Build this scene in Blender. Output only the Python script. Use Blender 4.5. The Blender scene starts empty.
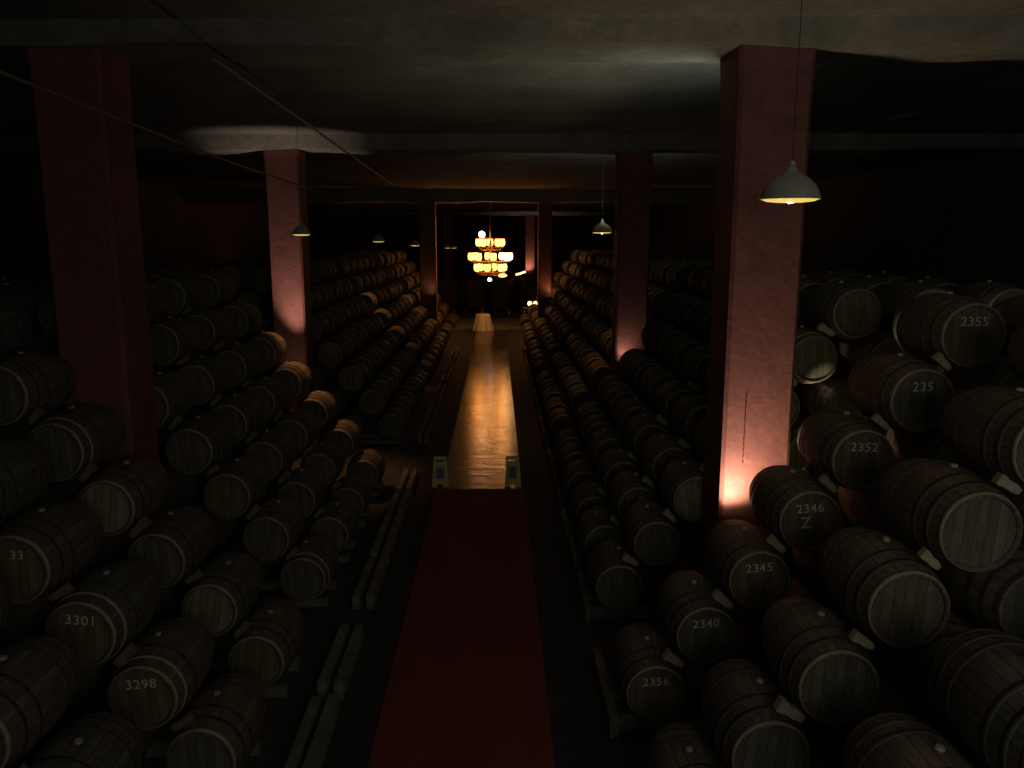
import bpy, bmesh, math, random
from mathutils import Vector, Matrix
PI = math.pi
rnd = random.Random(7)
sc = bpy.context.scene
C = sc.collection

# ------------------------------------------------------------------ camera
F_PX, EYE = 800.0, 6.05
PITCH = math.atan((384 - 240) / F_PX)
YAW = math.atan((512 - 497) * math.cos(PITCH) / F_PX)
cam_d = bpy.data.cameras.new('camera')
cam_d.sensor_width = 36.0
cam_d.lens = F_PX / 1024 * 36.0
cam_d.clip_end = 400
cam = bpy.data.objects.new('camera', cam_d)
C.objects.link(cam)
cam.location = (0, 0, EYE)
cam.rotation_euler = (PI / 2 - PITCH, 0, -YAW)
sc.camera = cam


def project(x, y, z):
    z -= EYE
    rx = x * math.cos(YAW) - y * math.sin(YAW)
    ry = x * math.sin(YAW) + y * math.cos(YAW)
    zc = ry * math.cos(PITCH) - z * math.sin(PITCH)
    up = ry * math.sin(PITCH) + z * math.cos(PITCH)
    return 512 + F_PX * rx / zc, 384 - F_PX * up / zc, zc


# ------------------------------------------------------------------ helpers
def obj(name, bm, mats, parent=None, smooth=False):
    me = bpy.data.meshes.new(name)
    bmesh.ops.recalc_face_normals(bm, faces=bm.faces)
    bm.to_mesh(me)
    bm.free()
    for m in (mats if isinstance(mats, (list, tuple)) else [mats]):
        me.materials.append(m)
    if smooth:
        me.polygons.foreach_set('use_smooth', [True] * len(me.polygons))
    o = bpy.data.objects.new(name, me)
    C.objects.link(o)
    if parent is not None:
        o.parent = parent
    return o


def tag(o, label=None, cat=None, group=None, kind=None):
    if label: o['label'] = label
    if cat: o['category'] = cat
    if group: o['group'] = group
    if kind: o['kind'] = kind
    return o


def empty(name, loc=(0, 0, 0), rz=0.0):
    o = bpy.data.objects.new(name, None)
    o.empty_display_size = 0.2
    C.objects.link(o)
    o.location = loc
    o.rotation_euler = (0, 0, rz)
    return o


def box(bm, x0, x1, y0, y1, z0, z1, mi=0, bevel=0.0):
    v = [bm.verts.new(p) for p in ((x0, y0, z0), (x1, y0, z0), (x1, y1, z0), (x0, y1, z0),
                                   (x0, y0, z1), (x1, y0, z1), (x1, y1, z1), (x0, y1, z1))]
    fs = [bm.faces.new([v[i] for i in q]) for q in
          ((3, 2, 1, 0), (4, 5, 6, 7), (0, 1, 5, 4), (1, 2, 6, 5), (2, 3, 7, 6), (3, 0, 4, 7))]
    for f in fs: f.material_index = mi
    if bevel:
        es = list({e for f in fs for e in f.edges})
        bmesh.ops.bevel(bm, geom=es, offset=bevel, segments=2, affect='EDGES', profile=0.6)
    return fs


def lathe(bm, prof, n=24, axis='Z', cap0=False, cap1=False, mi=0, closed=False, off=(0, 0, 0)):
    """prof: (radius, position along the axis)"""
    rings = []
    for r, t in prof:
        ring = []
        for k in range(n):
            a = 2 * PI * k / n
            c, s = r * math.cos(a), r * math.sin(a)
            p = (c, s, t) if axis == 'Z' else (c, t, s)
            ring.append(bm.verts.new((p[0] + off[0], p[1] + off[1], p[2] + off[2])))
        rings.append(ring)
    pairs = list(zip(rings, rings[1:]))
    if closed: pairs.append((rings[-1], rings[0]))
    mis = mi if isinstance(mi, (list, tuple)) else [mi] * len(pairs)
    for (a, b), m_ in zip(pairs, mis):
        for k in range(n):
            f = bm.faces.new((a[k], a[(k + 1) % n], b[(k + 1) % n], b[k]))
            f.material_index = m_
    if cap0: bm.faces.new(rings[0]).material_index = mis[0]
    if cap1: bm.faces.new(rings[-1]).material_index = mis[-1]


def tube(bm, pts, r, n=8):
    pts = [Vector(p) for p in pts]
    rings = []
    for i, p in enumerate(pts):
        d = (pts[min(i + 1, len(pts) - 1)] - pts[max(i - 1, 0)]).normalized()
        u = d.cross(Vector((0, 0, 1)))
        if u.length < 1e-3: u = d.cross(Vector((1, 0, 0)))
        u.normalize()
        w = d.cross(u)
        rings.append([bm.verts.new(p + (u * math.cos(2 * PI * k / n) + w * math.sin(2 * PI * k / n)) * r) for k in range(n)])
    for a, b in zip(rings, rings[1:]):
        for k in range(n):
            bm.faces.new((a[k], a[(k + 1) % n], b[(k + 1) % n], b[k]))
    bm.faces.new(rings[0]); bm.faces.new(rings[-1])


def ball(bm, c, r, u=16, v=10, mi=0):
    bmesh.ops.create_uvsphere(bm, u_segments=u, v_segments=v, radius=r, matrix=Matrix.Translation(c))


# ------------------------------------------------------------------ materials
def mat(name, col, rough=0.8, metal=0.0, emit=None, strength=0.0):
    m = bpy.data.materials.new(name)
    m.use_nodes = True
    b = m.node_tree.nodes['Principled BSDF']
    b.inputs['Base Color'].default_value = (*col, 1)
    b.inputs['Roughness'].default_value = rough
    b.inputs['Metallic'].default_value = metal
    if emit:
        b.inputs['Emission Color'].default_value = (*emit, 1)
        b.inputs['Emission Strength'].default_value = strength
    return m


class NT:
    """short-hand for building a node tree"""
    def __init__(s, m):
        s.t = m.node_tree
        s.b = s.t.nodes['Principled BSDF']

    def n(s, typ, **kw):
        nd = s.t.nodes.new(typ)
        for k, v in kw.items():
            if hasattr(nd, k) and not k.startswith('in_'): setattr(nd, k, v)
        return nd

    def l(s, a, b):
        s.t.links.new(a, b)

    def math(s, op, a, b=None):
        nd = s.n('ShaderNodeMath', operation=op)
        for i, v in enumerate((a, b)):
            if v is None: continue
            if isinstance(v, (int, float)): nd.inputs[i].default_value = v
            else: s.l(v, nd.inputs[i])
        return nd.outputs[0]

    def ramp(s, fac, stops):
        nd = s.n('ShaderNodeValToRGB')
        e = nd.color_ramp.elements
        while len(e) < len(stops): e.new(0.5)
        for el, (p, c) in zip(e, stops):
            el.position = p
            el.color = (*c, 1) if len(c) == 3 else c
        s.l(fac, nd.inputs[0])
        return nd.outputs[0]

    def noise(s, vec, scale, detail=4, rough=0.6):
        nd = s.n('ShaderNodeTexNoise')
        nd.inputs['Scale'].default_value = scale
        nd.inputs['Detail'].default_value = detail
        nd.inputs['Roughness'].default_value = rough
        if vec is not None: s.l(vec, nd.inputs['Vector'])
        return nd.outputs[0]

    def coord(s, scale=None, which='Object'):
        o = s.n('ShaderNodeTexCoord').outputs[which]
        if scale is None: return o
        mp = s.n('ShaderNodeMapping')
        mp.inputs['Scale'].default_value = scale
        s.l(o, mp.inputs['Vector'])
        return mp.outputs[0]

    def mix(s, fac, a, b, typ='MULTIPLY'):
        nd = s.n('ShaderNodeMixRGB', blend_type=typ)
        if isinstance(fac, (int, float)): nd.inputs[0].default_value = fac
        else: s.l(fac, nd.inputs[0])
        for i, v in ((1, a), (2, b)):
            if isinstance(v, tuple): nd.inputs[i].default_value = (*v, 1)
            else: s.l(v, nd.inputs[i])
        return nd.outputs[0]

    def bump(s, h, strength=0.4, dist=0.02):
        nd = s.n('ShaderNodeBump')
        nd.inputs['Strength'].default_value = strength
        nd.inputs['Distance'].default_value = dist
        s.l(h, nd.inputs['Height'])
        s.l(nd.outputs[0], s.b.inputs['Normal'])


def stave_mat(name, tones, n_staves=26):
    """old oak staves running along the barrel; each barrel gets its own tone"""
    m = mat(name, tones[0], 0.75)
    t = NT(m)
    co = t.coord()
    sp = t.n('ShaderNodeSeparateXYZ'); t.l(co, sp.inputs[0])
    ang = t.math('ARCTAN2', sp.outputs[2], sp.outputs[0])
    u = t.math('MULTIPLY', ang, n_staves / (2 * PI))
    fr = t.math('FRACT', t.math('ADD', u, 100.0))
    seam = t.ramp(fr, [(0.0, (0.35,) * 3), (0.08, (1,) * 3), (0.92, (1,) * 3), (1.0, (0.35,) * 3)])
    cell = t.n('ShaderNodeTexWhiteNoise', noise_dimensions='1D')
    t.l(t.math('FLOOR', t.math('ADD', u, 100.0)), cell.inputs['W'])
    per = t.ramp(cell.outputs[0], [(0, (0.72,) * 3), (1, (1.15,) * 3)])
    rand = t.n('ShaderNodeObjectInfo').outputs['Random']
    tone = t.ramp(rand, [(i / (len(tones) - 1), c) for i, c in enumerate(tones)])
    grain = t.ramp(t.noise(t.coord((9, 1.6, 9)), 3.0, 5), [(0.3, (0.55,) * 3), (0.75, (1.25,) * 3)])
    col = t.mix(1.0, t.mix(1.0, t.mix(1.0, tone, grain), per), seam)
    t.l(col, t.b.inputs['Base Color'])
    t.bump(t.mix(0.5, seam, grain), 0.5, 0.01)
    return m


def head_mat(name, tones, n_planks=7):
    """flat barrel end of vertical planks"""
    m = mat(name, tones[0], 0.8)
    t = NT(m)
    sp = t.n('ShaderNodeSeparateXYZ'); t.l(t.coord(), sp.inputs[0])
    u = t.math('ADD', t.math('MULTIPLY', sp.outputs[0], n_planks / 0.68), 100.5)
    fr = t.math('FRACT', u)
    seam = t.ramp(fr, [(0.0, (0.3,) * 3), (0.06, (1,) * 3), (0.94, (1,) * 3), (1.0, (0.3,) * 3)])
    cell = t.n('ShaderNodeTexWhiteNoise', noise_dimensions='1D')
    t.l(t.math('FLOOR', u), cell.inputs['W'])
    per = t.ramp(cell.outputs[0], [(0, (0.75,) * 3), (1, (1.15,) * 3)])
    rand = t.n('ShaderNodeObjectInfo').outputs['Random']
    tone = t.ramp(rand, [(i / (len(tones) - 1), c) for i, c in enumerate(tones)])
    grain = t.ramp(t.noise(t.coord((7, 7, 1.2)), 3.0, 5), [(0.3, (0.6,) * 3), (0.75, (1.25,) * 3)])
    col = t.mix(1.0, t.mix(1.0, t.mix(1.0, tone, grain), per), seam)
    t.l(col, t.b.inputs['Base Color'])
    t.bump(seam, 0.4, 0.006)
    return m


def plaster_mat(name, col, var=0.25, scale=1.2, rough=0.9, bump=0.35):
    m = mat(name, col, rough)
    t = NT(m)
    co = t.coord()
    n1 = t.ramp(t.noise(co, scale, 6), [(0.3, (1 - var,) * 3), (0.7, (1 + var,) * 3)])
    n2 = t.ramp(t.noise(co, scale * 9, 4), [(0.3, (1 - var * .6,) * 3), (0.7, (1 + var * .6,) * 3)])
    t.l(t.mix(1.0, t.mix(1.0, tuple(col), n1), n2), t.b.inputs['Base Color'])
    t.bump(t.noise(co, scale * 6, 6), bump, 0.03)
    return m


M = {}
M['stave'] = stave_mat('aged_oak_staves', [(.175, .165, .13), (.21, .165, .12), (.15, .155, .13), (.245, .17, .11), (.19, .17, .125)])
M['head'] = head_mat('aged_oak_head', [(.21, .185, .105), (.15, .15, .10), (.25, .195, .095), (.18, .17, .115), (.215, .185, .115)])
M['head_pale'] = head_mat('pale_oak_and_gleam_head', [(.40, .37, .20), (.34, .31, .18)])
M['hoop'] = plaster_mat('rusty_iron_hoop', (.085, .075, .062), .3, 8, .6, .15)
M['hoop_pale'] = plaster_mat('worn_and_lit_hoop', (.42, .36, .25), .2, 8, .45, .1)
M['vat'] = stave_mat('dark_vat_staves', [(.055, .036, .026), (.07, .045, .03)], 40)
M['bung'] = plaster_mat('pale_cork_bung', (.55, .5, .38), .15, 20)
M['wedge'] = plaster_mat('pale_softwood', (.42, .37, .23), .3, 6)
M['wedge_dark'] = plaster_mat('dimmed_softwood', (.20, .15, .085), .3, 6)  # softwood darkened so the left wedges look dimmer
M['timber'] = plaster_mat('grey_weathered_timber', (.20, .195, .17), .35, 3)
M['paint'] = plaster_mat('white_chalk_paint', (.8, .8, .75), .25, 30)
M['red'] = plaster_mat('dusty_red_pillar_paint', (.25, .092, .085), .22, 1.3, .75, .3)
M['ceiling'] = plaster_mat('grey_rough_plaster', (.20, .20, .175), .3, .7, .95, .6)
M['wall'] = plaster_mat('dark_cellar_wall', (.10, .085, .075), .25, .5, .95)
M['floor'] = plaster_mat('packed_dark_floor', (.075, .072, .068), .3, 1.0, .95)
M['enamel'] = plaster_mat('grey_green_enamel', (.5, .52, .44), .12, 6, .35, .05)
M['enamel_in'] = mat('white_enamel_inside', (.85, .78, .5), .5)
M['black'] = mat('black_metal', (.02, .02, .02), .5)
M['cable'] = mat('grey_cable', (.22, .21, .18), .5)
M['brass'] = mat('dark_brass', (.35, .22, .08), .35, 1.0)
M['bulb'] = mat('glowing_bulb', (1, .9, .6), .3, 0, (1, .82, .38), 26.0)
M['rim_glow'] = mat('glowing_rim_ring', (1, .9, .6), .5, 0, (1, .70, .12), .75)
M['bulb_white'] = mat('white_glowing_bulb', (1, 1, 1), .3, 0, (1, .95, .85), 9.0)
M['shade'] = mat('glowing_cream_shade', (.9, .7, .4), .6, 0, (1, .34, .05), 8.2)
M['shade_hot'] = mat('bright_glowing_shade', (.9, .8, .6), .6, 0, (1, .52, .2), 14.0)
M['tube'] = mat('glowing_lamp_strip', (1, .8, .5), .5, 0, (1, .62, .25), 2.5)
M['yellow'] = plaster_mat('yellow_plastic', (.85, .68, .22), .06, 4, .5, .02)
M['panel'] = plaster_mat('faded_grey_violet_panel', (.36, .30, .34), .15, 12, .6, .02)
M['cloth'] = plaster_mat('white_linen', (.82, .78, .66), .06, 5, .9, .1)
M['glass'] = mat('dark_glass', (.05, .05, .03), .15)

# red carpet with fine pile noise
m = mat('red_carpet_pile', (.30, .062, .055), .95)
t = NT(m)
pile = t.ramp(t.noise(t.coord(), 60, 3), [(.3, (.65,) * 3), (.7, (1.3,) * 3)])
wear = t.ramp(t.noise(t.coord((1, .25, 1)), 1.5, 4), [(.3, (.8,) * 3), (.7, (1.15,) * 3)])
t.l(t.mix(1, t.mix(1, (.30, .062, .055), pile), wear), t.b.inputs['Base Color'])
t.bump(t.noise(t.coord(), 90, 2), .5, .01)
M['carpet'] = m

# worn, polished stone setts that catch the chandelier in cross streaks
m = mat('polished_worn_setts', (.2, .12, .07), .3)
t = NT(m)
br = t.n('ShaderNodeTexBrick')
br.inputs['Scale'].default_value = 1.0
br.inputs['Brick Width'].default_value = 0.42
br.inputs['Row Height'].default_value = 0.26
br.inputs['Mortar Size'].default_value = 0.025
br.inputs['Color1'].default_value = (.14, .085, .055, 1)
br.inputs['Color2'].default_value = (.10, .065, .045, 1)
br.inputs['Mortar'].default_value = (.05, .04, .035, 1)
t.l(t.coord(), br.inputs['Vector'])
t.l(br.outputs['Color'], t.b.inputs['Base Color'])
swell = t.noise(t.coord((.55, 1.6, 1)), 1.5, 5, .65)
t.l(t.ramp(t.noise(t.coord((.8, 1.4, 1)), 1.3, 4), [(.3, (.12,) * 3), (.75, (.25,) * 3)]), t.b.inputs['Roughness'])
hgt = t.math('ADD', t.math('MULTIPLY', swell, 1.0), t.math('MULTIPLY', br.outputs['Fac'], -0.12))
t.bump(hgt, .34, .05)
t.b.inputs['IOR'].default_value = 2.4
M['setts'] = m
m = plaster_mat('gutter_stone', (.05, .046, .042), .3, 2.0, .85, .5)
M['gutter'] = m

# ------------------------------------------------------------------ the setting
XL, XR, Y0, Y1, CEIL = -17.0, 15.0, -5.6, 96.0, 8.75
PX0, PX1 = -1.52, 0.65                                      # carpet and stone path


def struct(name, bm, m, smooth=False):
    return tag(obj(name, bm, m, smooth=smooth), kind='structure')


bm = bmesh.new(); box(bm, XL, XR, Y0, Y1, -.3, 0); struct('floor', bm, M['floor'])
bm = bmesh.new(); box(bm, XL, XR, Y0, Y1, CEIL, CEIL + .3); struct('ceiling', bm, M['ceiling'])
bm = bmesh.new(); box(bm, XL - .3, XL, Y0, Y1, 0, CEIL); struct('wall_left', bm, M['wall'])
bm = bmesh.new(); box(bm, XR, XR + .3, Y0, Y1, 0, CEIL); struct('wall_right', bm, M['wall'])
bm = bmesh.new(); box(bm, XL, XR, Y1, Y1 + .3, 0, CEIL); struct('wall_back', bm, M['wall'])
bm = bmesh.new(); box(bm, XL, XR, Y0 - .3, Y0, 0, CEIL); struct('wall_front', bm, M['wall'])
bm = bmesh.new(); box(bm, PX0 + .12, PX1 - .06, 1.0, 54.3, .0, .035); struct('trim_1', bm, M['setts'])          # stone path
bm = bmesh.new(); box(bm, PX1 - .06, 1.36, 1.0, 54.3, .0, .018); struct('trim_2', bm, M['gutter'])            # gutters
bm = bmesh.new(); box(bm, -2.05, PX0 + .12, 1.0, 54.3, .0, .018); struct('trim_3', bm, M['gutter'])
bm = bmesh.new(); box(bm, -3.0, 2.0, 54.5, 61.0, .0, .16, bevel=.02); struct('trim_4', bm, M['timber'])        # step at the far end

# unseen frame added in the front wall to go with the fill light
bm = bmesh.new()
for x0, x1, z0, z1 in ((-.1, 8.1, 4.3, 4.45), (-.1, 8.1, 8.25, 8.4), (-.1, .05, 4.45, 8.25), (7.95, 8.1, 4.45, 8.25), (2.6, 2.7, 4.45, 8.25), (5.3, 5.4, 4.45, 8.25)):
    box(bm, x0, x1, Y0, Y0 + .12, z0, z1)
struct('added_window_1', bm, M['timber'])

# pillars: (x, front y, width)
R_PIL = [(3.61, 10.75, .96), (3.68, 21.75, .86), (2.66, 45.0, .74), (3.35, 82.0, .95)]
L_PIL = [(-5.62, 11.05, .92), (-5.72, 22.0, .90), (-3.85, 45.0, .9), (-5.0, 82.0, .95)]
POS = ['first', 'second', 'third', 'fourth', 'fifth', 'sixth', 'seventh']
BEAM_Z = 8.52
BEAMS = [8.52, 8.41, 8.12, 8.52]
for side, pil in (('right', R_PIL), ('left', L_PIL)):
    for i, (x, y, w) in enumerate(pil):
        p = empty('pillar', (x, y + w / 2, 0))
        b = bmesh.new()
        h = w / 2
        prof = [(h, 0), (h, 2), (h, 4), (h, 6), (h, 7.6), (h * 1.015, 8.2), (h * 1.05, BEAMS[i])]
        ch = .05
        rings = []
        for r, z in prof:
            q = r - ch
            rings.append([b.verts.new((px, py, z)) for px, py in ((-q, -r), (q, -r), (r, -q), (r, q), (q, r), (-q, r), (-r, q), (-r, -q))])
        for a, c in zip(rings, rings[1:]):
            for k in range(8): b.faces.new((a[k], a[(k + 1) % 8], c[(k + 1) % 8], c[k]))
        b.faces.new(rings[0]); b.faces.new(rings[-1])
        obj('shaft', b, M['red'], p)
        b = bmesh.new(); box(b, -h - .06, h + .06, -h - .06, h + .06, 0, .35, bevel=.02); obj('plinth', b, M['red'], p)
        if (side, i) == ('right', 0):
            b = bmesh.new()
            for k in range(12):
                box(b, -.195, -.183, -h - .012, -h + .004, 2.98 + k * .085, 3.02 + k * .085)
            obj('nail_row', b, M['black'], p)
        extra = {('right', 0): 'glowing at its foot, bell lamp before it',
                 ('right', 1): 'dim, pale barrel end beside it', ('left', 0): 'broad and very dark, in the near barrels',
                 ('left', 1): 'brightly lit pink at its foot'}.get((side, i), 'far along the aisle')
        tag(p, f'{POS[i]} red square pillar {side} of aisle, {extra}', 'pillar', 'red pillars along the aisle', 'thing')
# one downstand ceiling beam across each line of pillars, plastered and slightly uneven
for i in range(len(R_PIL)):
    xa, ya = L_PIL[i][0], L_PIL[i][1] - .12
    xb, yb = R_PIL[i][0], R_PIL[i][1] - .12
    wa, wb = L_PIL[i][2] + .24, R_PIL[i][2] + .24
    b = bmesh.new()
    n = 60
    prev = None
    for k in range(n + 1):
        x = XL + (XR - XL) * k / n
        f = (x - xa) / (xb - xa)
        y = ya + (yb - ya) * f
        w = wa + (wb - wa) * min(1, max(0, f))
        dz = .06 * math.sin(x * 1.1 + i) + .03 * math.sin(x * 2.7 + 2 * i)
        dz -= .0 if i else 0
        ring = [b.verts.new(p) for p in ((x, y - .25, CEIL + .02), (x, y + .02 * math.sin(3 * x), BEAMS[i] - .02 + dz * .5), (x, y + w, BEAMS[i] - .02 + dz * .5), (x, y + w + .25, CEIL + .02))]
        if prev:
            for j in range(3): b.faces.new((prev[j], prev[j + 1], ring[j + 1], ring[j]))
            b.faces.new((prev[3], prev[0], ring[0], ring[3]))
        else: b.faces.new(ring)
        prev = ring
    b.faces.new(prev)
    struct(f'trim_{5 + i}', b, M['ceiling'])

# red carpet runner
root = None
b = bmesh.new()
box(b, PX0, PX1, 1.2, 18.85, .036, .05, bevel=.005)
cp = obj('carpet_runner', b, M['carpet'])
tag(cp, 'long dull red carpet runner laid down the middle of the aisle', 'carpet')

# ------------------------------------------------------------------ barrels
BL = 1.17                                                   # length
RB, RC = 0.442, 0.352                                       # bulge and chime radius


def rad(y):
    u = (y - BL / 2) / (BL / 2)
    return RB - (RB - RC) * u * u


SEG = 30


def staves_bm(n=SEG, steps=12):
    b = bmesh.new()
    prof = [(RC - .028, .05), (RC - .022, .0)]
    prof += [(rad(BL * k / steps), BL * k / steps) for k in range(steps + 1)]
    prof += [(RC - .022, BL), (RC - .028, BL - .05)]
    lathe(b, prof, n, 'Y')
    return b


def head_bm(y, s, n=SEG):
    b = bmesh.new()
    lathe(b, [(.17, y - .004 * s), (RC - .029, y)], n, 'Y', cap0=True)
    return b


HOOPS = (.035, .19, .36, BL - .36, BL - .19, BL - .035)


def hoop_bm(y, n=SEG, w=.024, th=.007):
    b = bmesh.new()
    lathe(b, [(rad(y - w) - .002, y - w), (rad(y - w) + th, y - w), (rad(y + w) + th, y + w), (rad(y + w) - .002, y + w)], n, 'Y')
    return b


def text_mesh(s, size):
    cu = bpy.data.curves.new('writing', 'FONT')
    cu.body = s
    cu.size = size
    cu.align_x = 'CENTER'; cu.align_y = 'CENTER'
    cu.extrude = .0015
    cu.resolution_u = 3
    cu.space_character = 1.12
    cu.offset = .0012
    o = bpy.data.objects.new('writing', cu)
    C.objects.link(o)
    dg = bpy.context.evaluated_depsgraph_get()
    me = bpy.data.meshes.new_from_object(o.evaluated_get(dg))
    bpy.data.objects.remove(o)
    bpy.data.curves.remove(cu)
    me.materials.clear()
    me.materials.append(M['paint'])
    return me


# master barrel with its parts
master = obj('wine_barrel', staves_bm(), M['stave'], smooth=True)
m_front = obj('barrel_head', head_bm(.045, 1), M['head'], master)
m_back = obj('barrel_head', head_bm(BL - .045, -1), M['head'], master)
m_hoops = [obj('hoop', hoop_bm(y), M['hoop'], master, smooth=True) for y in HOOPS]
b = bmesh.new()
lathe(b, [(.034, RB - .006), (.034, RB + .018), (.028, RB + .024)], 12, 'Z', cap0=True, cap1=True, off=(0, BL / 2, 0))
m_bung = obj('bung', b, M['bung'], master)
MESH = dict(stave=master.data, head=m_front.data, back=m_back.data, hoops=[h.data for h in m_hoops], bung=m_bung.data)


def twin(me, m):
    d = me.copy()
    d.materials.clear(); d.materials.append(m)
    return d


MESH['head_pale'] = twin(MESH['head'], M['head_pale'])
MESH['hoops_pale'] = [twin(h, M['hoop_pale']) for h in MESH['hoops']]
# far barrels: one mesh with heads and hoops in it
b = staves_bm(16, 6)
for f in b.faces: f.material_index = 0
for y, s in ((.045, 1), (BL - .045, -1)):
    k0 = len(b.faces)
    lathe(b, [(.17, y), (RC - .029, y)], 16, 'Y', cap0=True, mi=[1])
for y in HOOPS:
    lathe(b, [(rad(y - .024) + .004, y - .024), (rad(y + .024) + .004, y + .024)], 16, 'Y', mi=[2])
far_o = obj('wine_barrel_far', b, [M['stave'], M['head'], M['hoop']], smooth=False)
MESH['far'] = far_o.data
bpy.data.objects.remove(far_o)

# rows: distance of the barrel ends that face the viewer
R_ROWS = [4.45, 6.55, 8.79, 11.8, 13.5, 15.2, 17.0, 18.6, 20.05, 22.75, 24.4, 26.2, 28.0, 29.7, 32.5, 34.3, 36.1, 37.9, 39.6, 42.0, 43.7, 46.2, 47.9, 51.7, 53.5]
L_ROWS = [5.85, 7.72, 9.64, 12.3, 14.2, 16.1, 18.2, 23.2, 25.0, 26.8, 28.8, 30.5, 33.2, 35.0, 36.8, 38.6, 40.3, 42.0, 43.7, 46.4, 48.4, 51.7, 53.5, 55.3]
DX, DZ = .575, .72
TIER = ['bottom', 'second', 'third', 'fourth', 'fifth', 'sixth', 'top']
ORD = ['first', 'second', 'third', 'fourth', 'fifth', 'sixth', 'seventh', 'eighth', 'ninth', 'tenth', 'eleventh', 'twelfth', 'thirteenth',
       'fourteenth', 'fifteenth', 'sixteenth', 'seventeenth', 'eighteenth', 'nineteenth', 'twentieth', 'twenty-first', 'twenty-second',
       'twenty-third', 'twenty-fourth', 'twenty-fifth', 'twenty-sixth']
NUM = {('R', 2, 1): '2356', ('R', 2, 2): '2340', ('R', 2, 3): '2345', ('R', 2, 4): '2346', ('R', 2, 5): '2352', ('R', 2, 6): '235',
       ('R', 2, 7): '2355', ('L', 1, 3): '3301', ('L', 1, 2): '3298', ('L', 1, 4): '33', ('R', 4, 2): '44', ('R', 4, 4): '2 44',
       ('R', 4, 7): '233', ('R', 1, 6): '4'}
PALE = {('R', 3, 3), ('R', 4, 4), ('R', 10, 4), ('L', 2, 4), ('L', 8, 7), ('L', 2, 2), ('R', 11, 7)}  # the left top-tier one is pale to stand in for a light gleam
BRIGHT_HOOP = {('R', 3, 6): (0, 1), ('R', 3, 5): (0,), ('R', 0, 4): (0,), ('L', 1, 2): (1,), ('L', 1, 3): (1,), ('L', 1, 1): (0,), ('R', 4, 3): (0,), ('R', 4, 2): (0,), ('L', 3, 1): (0, 1),  # fourth right row: pale hoops stand in for a lit crescent
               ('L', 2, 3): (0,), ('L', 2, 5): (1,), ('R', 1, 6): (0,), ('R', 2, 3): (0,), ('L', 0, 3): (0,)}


def pillar_hit(side, x, y, z):
    for px, py, w in (R_PIL if side == 'R' else L_PIL):
        if py - BL < y < py + w and abs(x - px) < w / 2 + RB + .02: return True
    return False


spots = []
for side, rows in (('R', R_ROWS), ('L', L_ROWS)):
    x1, z1, s = (1.917, .66, 1) if side == 'R' else (3.167, .60, -1)
    for ri, y in enumerate(rows):
        for tier in range(1, 10):
            outer = max(0, tier - 7)
            tt = min(tier, 7)
            x = s * (x1 + (tt - 1) * DX + outer * 2 * DX)
            z = z1 + (tt - 1) * DZ
            jx, jy, jz = rnd.uniform(-.015, .015), rnd.uniform(-.06, .06), rnd.uniform(-.012, .012)
            if pillar_hit(side, x, y + jy, z): continue
            u, v, zc = project(x, y, z)
            if zc < 2 or u < -130 or u > 1154 or v > 900: continue
            spots.append((F_PX * .88 / zc, side, ri, tier, x + jx, y + jy, z + jz))
spots.sort(key=lambda q: -q[0])
single, rest = spots[:300], spots[300:]


def rel(o, parent, me, name):
    c = o.copy(); c.data = me; C.objects.link(c); c.parent = parent
    return c


first = True
for size, side, ri, tier, x, y, z in single:
    key = (side, ri, tier)
    near = y < 31
    if near and first:
        r = master; kids = [m_front, m_back, *m_hoops, m_bung]
        first = False
    elif near:
        r = master.copy(); C.objects.link(r)
        kids = []
        for o in (m_front, m_back, *m_hoops, m_bung):
            c = o.copy(); C.objects.link(c); c.parent = r
            kids.append(c)
    else:
        r = master.copy(); r.data = MESH['far']; C.objects.link(r)
        kids = []
    r.location = (x, y, z)
    sc_ = rnd.uniform(.975, 1.0)
    r.scale = (sc_, 1.0, sc_)
    roll = rnd.uniform(-.22, .22)
    if key in NUM: roll *= .4
    r.rotation_euler = (0, roll, rnd.uniform(-.012, .012))
    side_w = 'right' if side == 'R' else 'left'
    tier_w = TIER[tier - 1] + ' tier' if tier <= 7 else ('top tier, second from slope' if tier == 8 else 'top tier, third from slope')
    look = 'dark oak barrel'
    if key in PALE: look = 'barrel with pale end'
    if key in NUM and len(NUM[key]) == 4 and key != ('R', 4, 4): look = f'barrel numbered {NUM[key]} in white'
    if side == 'L' and ri == 6 and tier < 6: look = 'dark oak barrel'
    tag(r, f'{look}, {side_w} of aisle, {ORD[ri]} row back, {tier_w}', 'barrel', f'barrels stacked along the {side_w} of the aisle')
    if kids:
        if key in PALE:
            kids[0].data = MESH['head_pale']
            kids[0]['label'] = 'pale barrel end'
        for h in BRIGHT_HOOP.get(key, ()):
            kids[2 + h].data = MESH['hoops_pale'][h]
            kids[2 + h]['label'] = 'bright hoop'
        if key in NUM:
            txt = NUM[key]
            me = text_mesh(txt, .15 if len(txt) > 2 else .13)
            t_o = bpy.data.objects.new('painted_number', me)
            C.objects.link(t_o); t_o.parent = r
            t_o.location = (0 if len(txt) != 2 else .04, .0375, .155)
            t_o.rotation_euler = (PI / 2, 0, 0)
            if key == ('R', 2, 4):
                z_o = bpy.data.objects.new('painted_letter', text_mesh('Z', .19))
                C.objects.link(z_o); z_o.parent = r
                z_o.location = (-.05, .0375, -.02); z_o.rotation_euler = (PI / 2, 0, 0)
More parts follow.
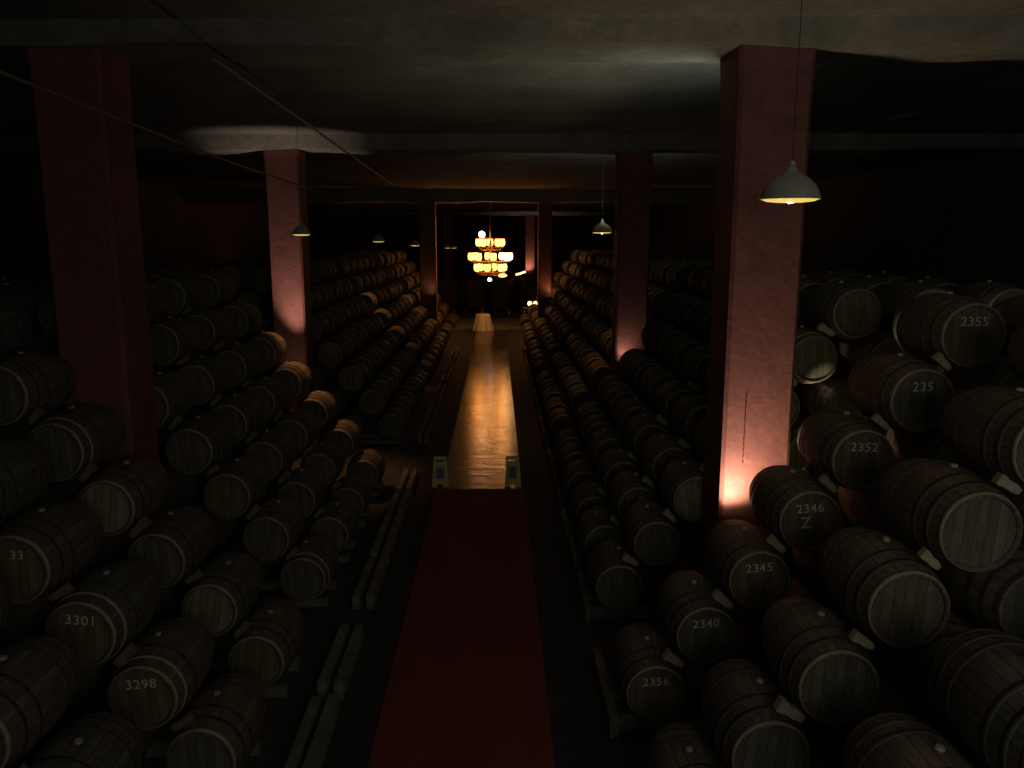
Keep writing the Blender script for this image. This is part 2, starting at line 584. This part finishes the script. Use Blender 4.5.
# the far ones, and the inner ones the sloping faces stand against, as one mesh
for side, rows in (('R', R_ROWS), ('L', L_ROWS)):
    x1, z1, s = (1.917, .66, 1) if side == 'R' else (3.167, .60, -1)
    for ri, y in enumerate(rows):
        if y > 40: continue
        for tt in range(1, 7):
            for j in range(1, 9 - tt + 1):
                x, z = s * (x1 + (tt - 1) * DX + 2 * DX * j), z1 + (tt - 1) * DZ
                if abs(x) > x1 + 10.3 * DX or pillar_hit(side, x, y, z): continue
                rest.append((0, side, ri, tt, x, y, z))
if rest:
    src = MESH['far']
    co = [v.co.copy() for v in src.vertices]
    fc = [tuple(p.vertices) for p in src.polygons]
    mi_ = [p.material_index for p in src.polygons]
    vs, fs_, mm = [], [], []
    for size, side, ri, tier, x, y, z in rest:
        k = len(vs)
        vs += [(c.x + x, c.y + y, c.z + z) for c in co]
        fs_ += [tuple(i + k for i in f) for f in fc]
        mm += mi_
    me = bpy.data.meshes.new('barrel_stacks_deep_inside')
    me.from_pydata(vs, [], fs_)
    for m_ in (M['stave'], M['head'], M['hoop']): me.materials.append(m_)
    me.polygons.foreach_set('material_index', mm)
    o = bpy.data.objects.new('barrel_stacks_deep_inside', me)
    C.objects.link(o)
    tag(o, 'dim mass of barrels deep inside the stacks and far down the aisle', 'barrels', None, 'stuff')

# wooden wedges driven between neighbouring barrels of the near rows
def wedge_bm():
    b = bmesh.new()
    # thick end outward (+x), waisted, thin end in the crack
    sec = [(-.10, .030), (-.02, .050), (.06, .044), (.12, .060), (.165, .056)]
    rings = []
    for sx, h in sec:
        rings.append([b.verts.new((sx, yy, hh)) for yy, hh in ((-.05, -h), (.05, -h), (.05, h), (-.05, h))])
    for a, c in zip(rings, rings[1:]):
        for k in range(4): b.faces.new((a[k], a[(k + 1) % 4], c[(k + 1) % 4], c[k]))
    b.faces.new(rings[0]); b.faces.new(rings[-1])
    bmesh.ops.bevel(b, geom=list(b.edges), offset=.006, segments=1, affect='EDGES')
    return b


w0 = None
have = {(s, r, t_): (x, y, z) for _, s, r, t_, x, y, z in single}
for (s, r, t_), (x, y, z) in sorted(have.items()):
    if t_ >= 7 or y > 16.2 or (s, r, t_ + 1) not in have: continue
    x2, y2, z2 = have[(s, r, t_ + 1)]
    u_, v_, _ = project((x + x2) / 2, y, (z + z2) / 2)
    if not (-20 < u_ < 1044 and -20 < v_ < 800): continue
    if w0 is None:
        w0 = obj('wooden_wedge', wedge_bm(), M['wedge']); o = w0
    else:
        o = w0.copy(); C.objects.link(o)
    if s == 'L':
        o.material_slots[0].link = 'OBJECT'
        o.material_slots[0].material = M['wedge_dark']
    else:
        o.material_slots[0].link = 'DATA'
    sg = 1 if s == 'R' else -1
    n_ = Vector((-(z2 - z) * sg, 0, abs(x2 - x))).normalized()
    o.location = Vector(((x + x2) / 2, y + .07 + rnd.uniform(-.02, .04), (z + z2) / 2)) + n_ * (.09 + rnd.uniform(-.01, .025))
    a = math.atan2(n_.z, n_.x)
    o.rotation_euler = (0, -a + rnd.uniform(-.2, .2), 0)
    k_ = rnd.uniform(.8, 1.1)
    o.scale = (k_, k_, k_)
    sw = 'right' if s == 'R' else 'left'
    nxt = TIER[t_]
    tag(o, f'{"pale" if s == "R" else "brown"} wooden wedge {sw} of aisle, {ORD[r]} row, between {TIER[t_ - 1]} and {nxt} tier barrels', 'wedge', f'wedges between barrels {sw} of the aisle')

# timbers the bottom barrels lie on, and the low kerb timbers beside the aisle
def timber(name, x0, x1, y0, y1, z0, z1, label, cat, group):
    b = bmesh.new()
    cx, cy = (x0 + x1) / 2, (y0 + y1) / 2
    box(b, x0 - cx, x1 - cx, y0 - cy, y1 - cy, 0, z1 - z0, bevel=.02)
    for v in b.verts: v.co += Vector((rnd.uniform(-.008, .008), rnd.uniform(-.008, .008), rnd.uniform(-.006, .006)))
    o = obj(name, b, M['timber'])
    o.location = (cx, cy, z0)
    return tag(o, label, cat, group)


for side, rows in (('R', R_ROWS), ('L', L_ROWS)):
    sw = 'right' if side == 'R' else 'left'
    for ri, y in enumerate(rows):
        if y > 42: continue
        u_, v_, _ = project(1.7 if side == 'R' else -2.7, y, .3)
        if v_ > 860: continue
        for yo, wd in ((.26, 'front'), (.92, 'rear')):
            z_t = (.66 if side == 'R' else .60) - max(rad(yo + e) for e in (-.08, .05, .13, .21)) - .016
            if side == 'R': xa, xb = 1.50, 6.2
            else: xa, xb = -7.6, -2.85
            timber('skid_timber', xa, xb, y + yo, y + yo + .13, .0, z_t,
                   f'low {wd} skid timber under {ORD[ri]} row of barrels, {sw} of aisle', 'timber', f'skid timbers {sw} of the aisle')
        y1 = (rows[ri + 1] if ri + 1 < len(rows) else y + 1.8)
        if side == 'R':
            timber('kerb_timber', 1.38 + rnd.uniform(-.02, .02), 1.485, y + .1, min(y1 - .1, y + 1.9), 0, .27 + rnd.uniform(-.03, .03),
                   f'grey kerb timber at foot of {ORD[ri]} barrel row, right of aisle', 'timber', 'kerb timbers right of the aisle')
        else:
            for xo, nm in ((-2.2, 'outer'), (-2.42, 'inner')):
                timber('kerb_timber', xo, xo + .13, y + .1 + rnd.uniform(-.05, .1), min(y1 - .1, y + 1.85), 0, .24 + rnd.uniform(-.03, .03),
                       f'grey {nm} kerb timber at foot of {ORD[ri]} barrel row, left of aisle', 'timber', 'kerb timbers left of the aisle')

# ------------------------------------------------------------------ wet-floor signs on the carpet's end
def sign_bm():
    b = bmesh.new()
    H, w0_, w1_ = .74, .20, .155
    zs = [0, .07, .17, .52, .62, .68, H]
    cols = [-1, -.72, -.35, .35, .72, 1]
    def P(c, z): return (c * (w0_ + (w1_ - w0_) * z / H), z)
    V = {}
    fs = []
    for i in range(len(zs) - 1):
        for j in range(5):
            if i == 4 and 1 <= j <= 3: continue              # handle slot
            if i == 0 and j == 2: continue                   # notch between the feet
            q = []
            for (jj, ii) in ((j, i), (j + 1, i), (j + 1, i + 1), (j, i + 1)):
                if (jj, ii) not in V:
                    x, z = P(cols[jj], zs[ii])
                    V[(jj, ii)] = b.verts.new((x, 0, z))
                q.append(V[(jj, ii)])
            fs.append(b.faces.new(q))
    r = bmesh.ops.extrude_face_region(b, geom=fs)
    bmesh.ops.translate(b, vec=(0, .022, 0), verts=[v for v in r['geom'] if isinstance(v, bmesh.types.BMVert)])
    return b


def sticker_bm():
    b = bmesh.new()
    v = [(-.115, .20), (.115, .20), (.105, .51), (-.105, .51)]
    lo = [b.verts.new((x, -.004, z)) for x, z in v]
    hi = [b.verts.new((x, .002, z)) for x, z in v]
    b.faces.new(lo); b.faces.new(hi)
    for k in range(4): b.faces.new((lo[k], lo[(k + 1) % 4], hi[(k + 1) % 4], hi[k]))
    return b


def pict_bm():
    b = bmesh.new()
    for s in (-1, 1):
        tube(b, [(0, -.006, .47), (s * .055, -.006, .25)], .011, 4)
    tube(b, [(-.055, -.006, .25), (.055, -.006, .25)], .011, 4)
    return b


tilt = .16
for (sx, sy, lab) in ((-1.42, 19.12, 'yellow folding floor sign standing at the left corner of the carpet end'),
                      (.37, 19.12, 'yellow folding floor sign standing at the right corner of the carpet end')):
    r = empty('floor_sign', (sx, sy, .05), rnd.uniform(-.06, .06))
    for s in (1, -1):
        p = obj('sign_panel', sign_bm(), M['yellow'], r)
        p.rotation_euler = (-tilt * s, 0, 0 if s == 1 else 0)
        p.location = (0, -.14 * s - (.022 if s == -1 else 0), 0)
        if s == 1:
            st = obj('warning_panel', sticker_bm(), M['panel'], p)
            st['label'] = 'faded grey violet warning panel'
            obj('warning_triangle', pict_bm(), M['black'], p)
    b = bmesh.new(); tube(b, [(-.15, 0, .735), (.15, 0, .735)], .014, 8); obj('hinge', b, M['yellow'], r)
    tag(r, lab, 'sign', 'floor signs at the end of the carpet')

# ------------------------------------------------------------------ pendant lamps
def shade_bm(R, H):
    b = bmesh.new()
    out = [(R, 0), (R * .985, H * .10), (R * .93, H * .26), (R * .83, H * .42), (R * .68, H * .58), (R * .50, H * .70), (R * .33, H * .79), (R * .20, H * .86), (R * .17, H * .96), (R * .15, H)]
    inn = [(R * .12, H * .80), (R * .30, H * .74), (R * .47, H * .66), (R * .65, H * .54), (R * .80, H * .39), (R * .90, H * .24), (R * .955, H * .10), (R * .97, .0)]
    prof = out + inn
    lathe(b, prof, 40, 'Z', closed=True, mi=[0] * len(out) + [1] * (len(inn) - 1) + [1])
    return b


PEND = []


def pendant(x, y, z, R, H, label, glow=0.0, ang=110):
    if glow: PEND.append((x, y, z - .08, glow, ang))
    r = empty('pendant_lamp', (x, y, z))
    obj('lamp_shade', shade_bm(R, H), [M['enamel'], M['enamel_in']], r, smooth=True)
    b = bmesh.new(); ball(b, (0, 0, .01), R * .17); obj('bulb', b, M['bulb'], r, smooth=True)
    b = bmesh.new(); lathe(b, [(R * .06, H * .12), (R * .12, H * .3), (R * .12, H * .9)], 16, 'Z', cap0=True, cap1=True); obj('lamp_socket', b, M['black'], r)
    b = bmesh.new(); lathe(b, [(R * .15, -.03), (R * .5, -.028), (R * .8, -.018), (R * .96, .004), (R * .96, .012), (R * .8, -.008), (R * .5, -.016), (R * .15, -.02)], 40, 'Z', closed=True); obj('rim_glow', b, M['rim_glow'], r, smooth=True)  # glowing ring added to draw the bright line along the rim
    b = bmesh.new(); ball(b, (0, 0, H + R * .09), R * .125); obj('cap', b, M['enamel'], r, smooth=True)
    b = bmesh.new(); tube(b, [(0, 0, H + R * .18), (0, 0, CEIL - z)], .004, 6); obj('lamp_cord', b, M['black'], r)
    tag(r, label, 'lamp', 'bell pendant lamps hanging from the ceiling')
    return r


def at(u, v, Y):
    """the point at distance Y seen at photo position (u, v)"""
    k = 1.0
    d = Vector(((u - 512) / F_PX, 1, (384 - v) / F_PX))
    d = Vector((d.x, d.y * math.cos(PITCH) + d.z * math.sin(PITCH), -d.y * math.sin(PITCH) + d.z * math.cos(PITCH)))
    d = Vector((d.x * math.cos(YAW) + d.y * math.sin(YAW), -d.x * math.sin(YAW) + d.y * math.cos(YAW), d.z))
    d *= Y / d.y
    return Vector((d.x, d.y, d.z + EYE))


p = at(790, 199.5, 8.4); pendant(p.x, p.y, p.z, .30, .33, 'large grey bell pendant lamp hanging before the first right red pillar')
p = at(602, 232.5, 24.0); pendant(p.x, p.y, p.z, .30, .33, 'bell pendant lamp glowing beside the second red pillar on the right', 40, 80)
p = at(301.5, 234.5, 19.75); pendant(p.x, p.y, p.z, .22, .26, 'bell pendant lamp hanging before the second left red pillar', 300, 62)
p = at(378.5, 241.5, 33.0); pendant(p.x, p.y, p.z, .25, .28, 'bell pendant lamp in the dark left of the chandelier, bright rim', 130, 56)
p = at(415, 245.5, 43.0); pendant(p.x, p.y, p.z, .25, .28, 'bell pendant lamp close left of the far lit pillar', 100, 56)
p = at(447.5, 248.0, 66.0); pendant(p.x, p.y, p.z, .25, .28, 'tiny far pendant lamp left of the chandelier, the left one of two')
p = at(454, 248.0, 70.0); pendant(p.x, p.y, p.z, .25, .28, 'tiny far pendant lamp left of the chandelier, the one close to it')

# cables strung under the ceiling
b = bmesh.new()
P1, P2, P3 = at(0, 72, 7.6), at(150, 131, 10.7), at(322, 193, 20.6)
tube(b, [at(-150, 20, 5.5), P1, P2, at(235, 164, 14.6), P3], .018, 6)
tag(obj('hanging_cable', b, M['cable']), 'thin grey cable strung low past both left red pillars', 'cable')
b = bmesh.new()
tube(b, [at(215, 60, 9.5), at(300, 119, 13.5), at(345, 151, 17), at(392, 184.5, 23)], .02, 6)
tag(obj('hanging_cable', b, M['cable']), 'thin grey cable under the ceiling between left pillar and chandelier', 'cable')

# ------------------------------------------------------------------ chandelier
CH_Y, CS = 50.0, 50 / 52
CH = at(490.5, 258, CH_Y)
cz = CH.z
ch = empty('chandelier', (CH.x, CH.y, cz))
def zz(v): return at(490, v, CH_Y).z - cz
tiers = [(zz(242.5), (.78), 5, .35, 'upper_ring'), (zz(256.5), 1.25, 8, .15, 'middle_ring'), (zz(267.5), .90, 6, .3, 'lower_ring')]
b = bmesh.new(); tube(b, [(0, 0, zz(279)), (0, 0, CEIL - cz)], .03, 10)
obj('stem', b, M['brass'], ch)
b = bmesh.new(); lathe(b, [(.02, zz(280)), (.10, zz(278)), (.05, zz(275)), (.16, zz(270)), (.10, zz(262)), (.06, zz(250)), (.12, zz(246)), (.05, zz(240))], 20, 'Z', cap0=True, cap1=True)
obj('body', b, M['brass'], ch, smooth=True)
b = bmesh.new(); lathe(b, [(.02, CEIL - cz - .16), (.13, CEIL - cz - .05), (.16, CEIL - cz)], 20, 'Z'); obj('ceiling_rose', b, M['brass'], ch)
for z_, R_, n_, ph, nm in tiers:
    R_ *= CS
    b = bmesh.new()
    lathe(b, [(R_ - .03, z_ - .37), (R_ + .03, z_ - .37), (R_ + .03, z_ - .31), (R_ - .03, z_ - .31)], 40, 'Z', closed=True)
    obj(nm, b, M['brass'], ch)
    for k in range(n_):
        a = ph + 2 * PI * k / n_
        cx, cy = R_ * math.cos(a), R_ * math.sin(a)
        b = bmesh.new()
        tube(b, [(cx * .06, cy * .06, z_ - .1), (cx * .35, cy * .35, z_ - .48), (cx * .8, cy * .8, z_ - .46), (cx, cy, z_ - .27)], .016, 6)
        obj('arm', b, M['brass'], ch)
        b = bmesh.new()
        lathe(b, [(r_ * CS, t_ * CS) for r_, t_ in ((.09, -.23), (.18, -.17), (.20, .02), (.175, .22), (.15, .22), (.18, .02), (.15, -.15))], 14, 'Z', off=(cx, cy, z_), cap0=True)
        s_ = obj('glass_shade', b, M['shade_hot' if (nm == 'middle_ring' and cx > .6) else 'shade'], ch, smooth=True)
        b = bmesh.new(); ball(b, (cx, cy, z_), .06, 8, 6); obj('bulb', b, M['bulb'], s_)
b = bmesh.new(); ball(b, (-.53, 0, zz(234.5)), .20, 14, 10); wl = obj('globe', b, M['bulb_white'], ch, smooth=True); wl['label'] = 'white top globe'
b = bmesh.new(); tube(b, [(0, 0, zz(238)), (-.53, 0, zz(237))], .02, 6); obj('arm', b, M['brass'], ch)
b = bmesh.new(); ball(b, (-.05, -.02, zz(279.5)), .12, 12, 8); obj('finial_bulb', b, M['bulb_white'], ch, smooth=True)
b = bmesh.new(); ball(b, (.74, 0, zz(275.5)), .15, 12, 8); bmesh.ops.scale(b, vec=(1.8, 1, .7), verts=b.verts, space=Matrix.Translation((-.74, 0, -zz(275.5))))
obj('low_bulb', b, M['shade'], ch, smooth=True)
tag(ch, 'large three tiered chandelier of glowing shades over the far aisle', 'chandelier')

# ------------------------------------------------------------------ things around the far end of the aisle
T = at(483, 331, 53.6)
tb = empty('standing_table', (T.x, 53.6, .035))
b = bmesh.new(); lathe(b, [(.44, 1.10), (.46, 1.115), (.46, 1.13), (.44, 1.145)], 28, 'Z', cap0=True, cap1=True); obj('table_top', b, M['timber'], tb)
b = bmesh.new(); lathe(b, [(.05, .04), (.05, 1.10)], 14, 'Z', cap0=True, cap1=True); obj('pedestal', b, M['black'], tb)
b = bmesh.new(); lathe(b, [(.33, 0), (.33, .03), (.06, .05)], 20, 'Z', cap0=True, cap1=True); obj('table_base', b, M['black'], tb)
tag(tb, 'tall round table standing under a white cloth at the aisle end', 'table')
b = bmesh.new()
N = 72
rings = []
for k, (r_, z_, w_) in enumerate(((.05, 1.15, 0), (.42, 1.152, 0), (.465, 1.14, .004), (.49, 1.02, .02), (.54, .7, .04), (.60, .35, .06), (.66, .03, .085))):
    rings.append([b.verts.new(((r_ + w_ * math.sin(9 * 2 * PI * j / N + .3 * k)) * math.cos(2 * PI * j / N), (r_ + w_ * math.sin(9 * 2 * PI * j / N + .3 * k)) * math.sin(2 * PI * j / N), z_)) for j in range(N)])
for a, c in zip(rings, rings[1:]):
    for j in range(N): b.faces.new((a[j], a[(j + 1) % N], c[(j + 1) % N], c[j]))
b.faces.new(rings[0])
tc = obj('tablecloth', b, M['cloth'], smooth=True)
tc.location = (T.x, 53.6, .036)
tag(tc, 'white tablecloth draped to the floor over the table at the aisle end', 'tablecloth')
va = bmesh.new(); lathe(va, [(.07, 0), (.11, .05), (.12, .16), (.05, .30), (.045, .40), (.06, .42)], 18, 'Z', cap0=True)
o = obj('vase', va, M['glass'], smooth=True); o.location = (T.x, 53.6, .036 + 1.153)
tag(o, 'dark round vase standing on the white draped table', 'vase')

# upright vats closing the end of the aisle
VC = ['leftmost', 'second from the left', 'third from the left', 'fourth from the left', 'rightmost']
for k, vx in enumerate((-4.3, -1.95, .4, 2.75, 5.1)):
    v = empty('wooden_vat', (vx, 68.5, 0))
    b = bmesh.new(); lathe(b, [(1.06, .25), (1.10, 0.9), (1.08, 1.8), (1.0, 2.85), (.95, 2.85), (.94, 2.75)], 36, 'Z', cap0=True)
    obj('staves', b, M['vat'], v, smooth=True)
    b = bmesh.new(); lathe(b, [(.3, 2.76), (.945, 2.75)], 36, 'Z', cap0=True); obj('vat_lid', b, M['head'], v)
    for hz, hr in ((.45, 1.085), (.95, 1.11), (1.55, 1.098), (2.15, 1.06), (2.65, 1.025)):
        b = bmesh.new(); lathe(b, [(hr, hz - .04), (hr + .012, hz - .04), (hr + .012, hz + .04), (hr, hz + .04)], 36, 'Z'); obj('hoop', b, M['hoop'], v)
    for sx in (-.6, .6):
        b = bmesh.new(); box(b, sx - .12, sx + .12, -.8, .8, 0, .25, bevel=.01); obj('vat_bearer', b, M['timber'], v)
    tag(v, f'tall upright wooden vat across the far aisle end, {VC[k]} of the five', 'vat', 'upright vats at the end of the aisle')

# small lamps near the far right stack
def globe_lamp(p, r_, label, m=M['tube']):
    o = empty('table_lamp', (p.x, p.y, p.z - r_ - .14))
    b = bmesh.new(); lathe(b, [(.11, 0), (.11, .02), (.025, .04), (.025, .14)], 14, 'Z', cap0=True, cap1=True); obj('lamp_base', b, M['brass'], o)
    b = bmesh.new(); ball(b, (0, 0, .14 + r_ * .95), r_); obj('lamp_globe', b, m, o, smooth=True)
    tag(o, label, 'lamp')
    return o


# a counter of stacked planks carries the two lamps
cp_ = at(533.5, 303.5, 56.5)
ct = empty('counter', (cp_.x - .05, cp_.y, .16))
b = bmesh.new(); box(b, -.75, .75, -.3, .3, cp_.z - .36 - .16, cp_.z - .30 - .16, bevel=.01); obj('counter_top', b, M['timber'], ct)
for sx in (-.6, .6):
    b = bmesh.new(); box(b, sx - .05, sx + .05, -.25, .25, 0, cp_.z - .36 - .16); obj('leg', b, M['timber'], ct)
b = bmesh.new(); box(b, -.55, .55, .2, .24, .1, cp_.z - .37 - .16); obj('back_board', b, M['timber'], ct)
tag(ct, 'plain wooden counter with two glowing lamps right of the aisle end', 'counter')
for du, lab in ((-3.2, 'left of two glowing globe lamps on the counter by the aisle end'), (2.6, 'right of two glowing globe lamps on the counter by the aisle end')):
    p = at(533 + du, 301, 56.5)
    p.z = cp_.z - .30 + .17 + .14
    globe_lamp(p, .17, lab)
# tilted strip lamp on top of a vat
q = at(520.5, 273.0, 68.5)
o = empty('strip_lamp', (q.x, 68.5, 2.98))
b = bmesh.new(); tube(b, [(-.42, -.6, q.z - 2.98 - .12), (-.1, -.6, q.z - 2.98 - .04), (.42, -.6, q.z - 2.98 + .14)], .09, 10); obj('lamp_tube', b, M['tube'], o, smooth=True)
b = bmesh.new(); tube(b, [(-.2, -.6, -.1), (-.2, -.6, q.z - 2.98 - .06)], .03, 6); obj('lamp_stand', b, M['black'], o)
b = bmesh.new(); box(b, -.35, .05, -.7, -.42, -.11, -.08); obj('lamp_base', b, M['black'], o)
tag(o, 'tilted glowing strip lamp on top of a vat right of the chandelier', 'lamp')

# ------------------------------------------------------------------ lights
def light(name, typ, loc, energy, col, radius=.1, aim=None, angle=60, blend=.6):
    d = bpy.data.lights.new(name, typ)
    d.energy = energy; d.color = col; d.shadow_soft_size = radius
    o = bpy.data.objects.new(name, d)
    C.objects.link(o)
    o.location = loc
    if typ == 'SPOT':
        d.spot_size = math.radians(angle); d.spot_blend = blend
        o.rotation_euler = (Vector(aim) - Vector(loc)).to_track_quat('-Z', 'Y').to_euler()
    return o


def floodlight(loc, aim, energy, col, label, angle=80, blend=.9, radius=.06):
    """a small metal floodlight with its real lamp in the mouth of the housing"""
    loc, aim = Vector(loc), Vector(aim)
    r = empty('spotlight', loc)
    r.rotation_mode = 'QUATERNION'
    r.rotation_quaternion = (aim - loc).to_track_quat('Z', 'Y')
    b = bmesh.new(); lathe(b, [(.05, -.13), (.075, -.10), (.085, -.02), (.08, -.02), (.065, -.09)], 16, 'Z', cap0=True, cap1=True); obj('lamp_housing', b, M['black'], r)
    b = bmesh.new(); lathe(b, [(.02, -.055), (.066, -.05)], 16, 'Z', cap0=True); obj('lamp_glass', b, M['bulb'], r)
    b = bmesh.new(); tube(b, [(.1, 0, -.06), (.1, 0, -.16), (-.1, 0, -.16), (-.1, 0, -.06)], .008, 6); obj('bracket', b, M['black'], r)
    if loc.z > 8: 
        b = bmesh.new(); lathe(b, [(.05, -.16), (.05, -.14)], 12, 'Z', cap0=True, cap1=True); obj('mount_plate', b, M['black'], r)
    tag(r, label, 'spotlight')
    light('flood', 'SPOT', loc + (aim - loc).normalized() * .02, energy, col, radius, aim, angle, blend)
    return r


WARM, PINK, COOL = (1, .66, .36), (1, .74, .55), (.93, 1, .84)
# added area fill behind the viewer, lifts the barrel ends
gl = light('added_fill_light', 'AREA', (4.0, -4.0, 6.3), 108, (1, .98, .85))
gl.data.shape = 'RECTANGLE'; gl.data.size = 8.0; gl.data.size_y = 3.6
gl.rotation_euler = (PI / 2 - .36, 0, -.26)
# first right pillar: foot and ceiling behind it
floodlight((3.2, 10.34, 2.2), (3.4, 10.85, 5.2), 250, (1, .76, .5), 'small spotlight hidden behind barrels at the first right pillar foot', 130, 1.0)
floodlight((3.3, 11.95, 6.6), (2.3, 13.2, 8.75), 75, COOL, 'small spotlight high behind the first right pillar', 125, 1.0)
floodlight((3.6, 22.85, 6.9), (3.3, 25.4, 8.75), 110, COOL, 'small spotlight high behind the second right pillar', 130, 1.0)
floodlight((4.25, 10.5, 2.95), (4.95, 12.0, 3.96), 75, (1, .9, .66), 'small added spotlight right of the first right pillar, for a lit crescent', 15, .3)  # extra narrow spot, added to light one barrel end
# second right pillar front
floodlight((3.42, 21.5, 2.75), (3.6, 21.75, 4.8), 16, PINK, 'small spotlight hidden at the second right pillar foot', 120, 1.0)
# second left pillar front, and the backs of the barrels before it
floodlight((-5.42, 21.35, 2.45), (-5.6, 22.0, 6.6), 520, PINK, 'small spotlight hidden at the second left pillar foot', 46, 1.0)
# far pillars
floodlight((3.05, 44.6, 2.9), (2.85, 45.1, 5.0), 26, (1, .42, .22), 'small spotlight at the foot of the far right lit pillar', 110, 1.0)
floodlight((-3.6, 44.6, 3.0), (-3.8, 45.1, 7.0), 6, (1, .42, .22), 'small spotlight at the foot of the far left lit pillar', 110, 1.0)
floodlight((3.1, 81.3, 2.6), (3.3, 82.1, 6.0), 240, (1, .55, .32), 'small spotlight at the foot of the furthest right pillar', 110, 1.0)
for x, y, z, e, ang in PEND:
    light('pendant_bulb', 'SPOT', (x, y, z), e, (1, .43, .14), .05, (x, y, z - 2), ang, .8)

w = bpy.data.worlds.new('cellar_dark')
sc.world = w
w.use_nodes = True
w.node_tree.nodes['Background'].inputs[0].default_value = (.02, .02, .02, 1)
w.node_tree.nodes['Background'].inputs[1].default_value = 0.0
sc.view_settings.view_transform = 'Standard'
sc.view_settings.look = 'None'
sc.view_settings.exposure = 0.0
sc.view_settings.gamma = 1.0
sc.view_settings.use_curve_mapping = False
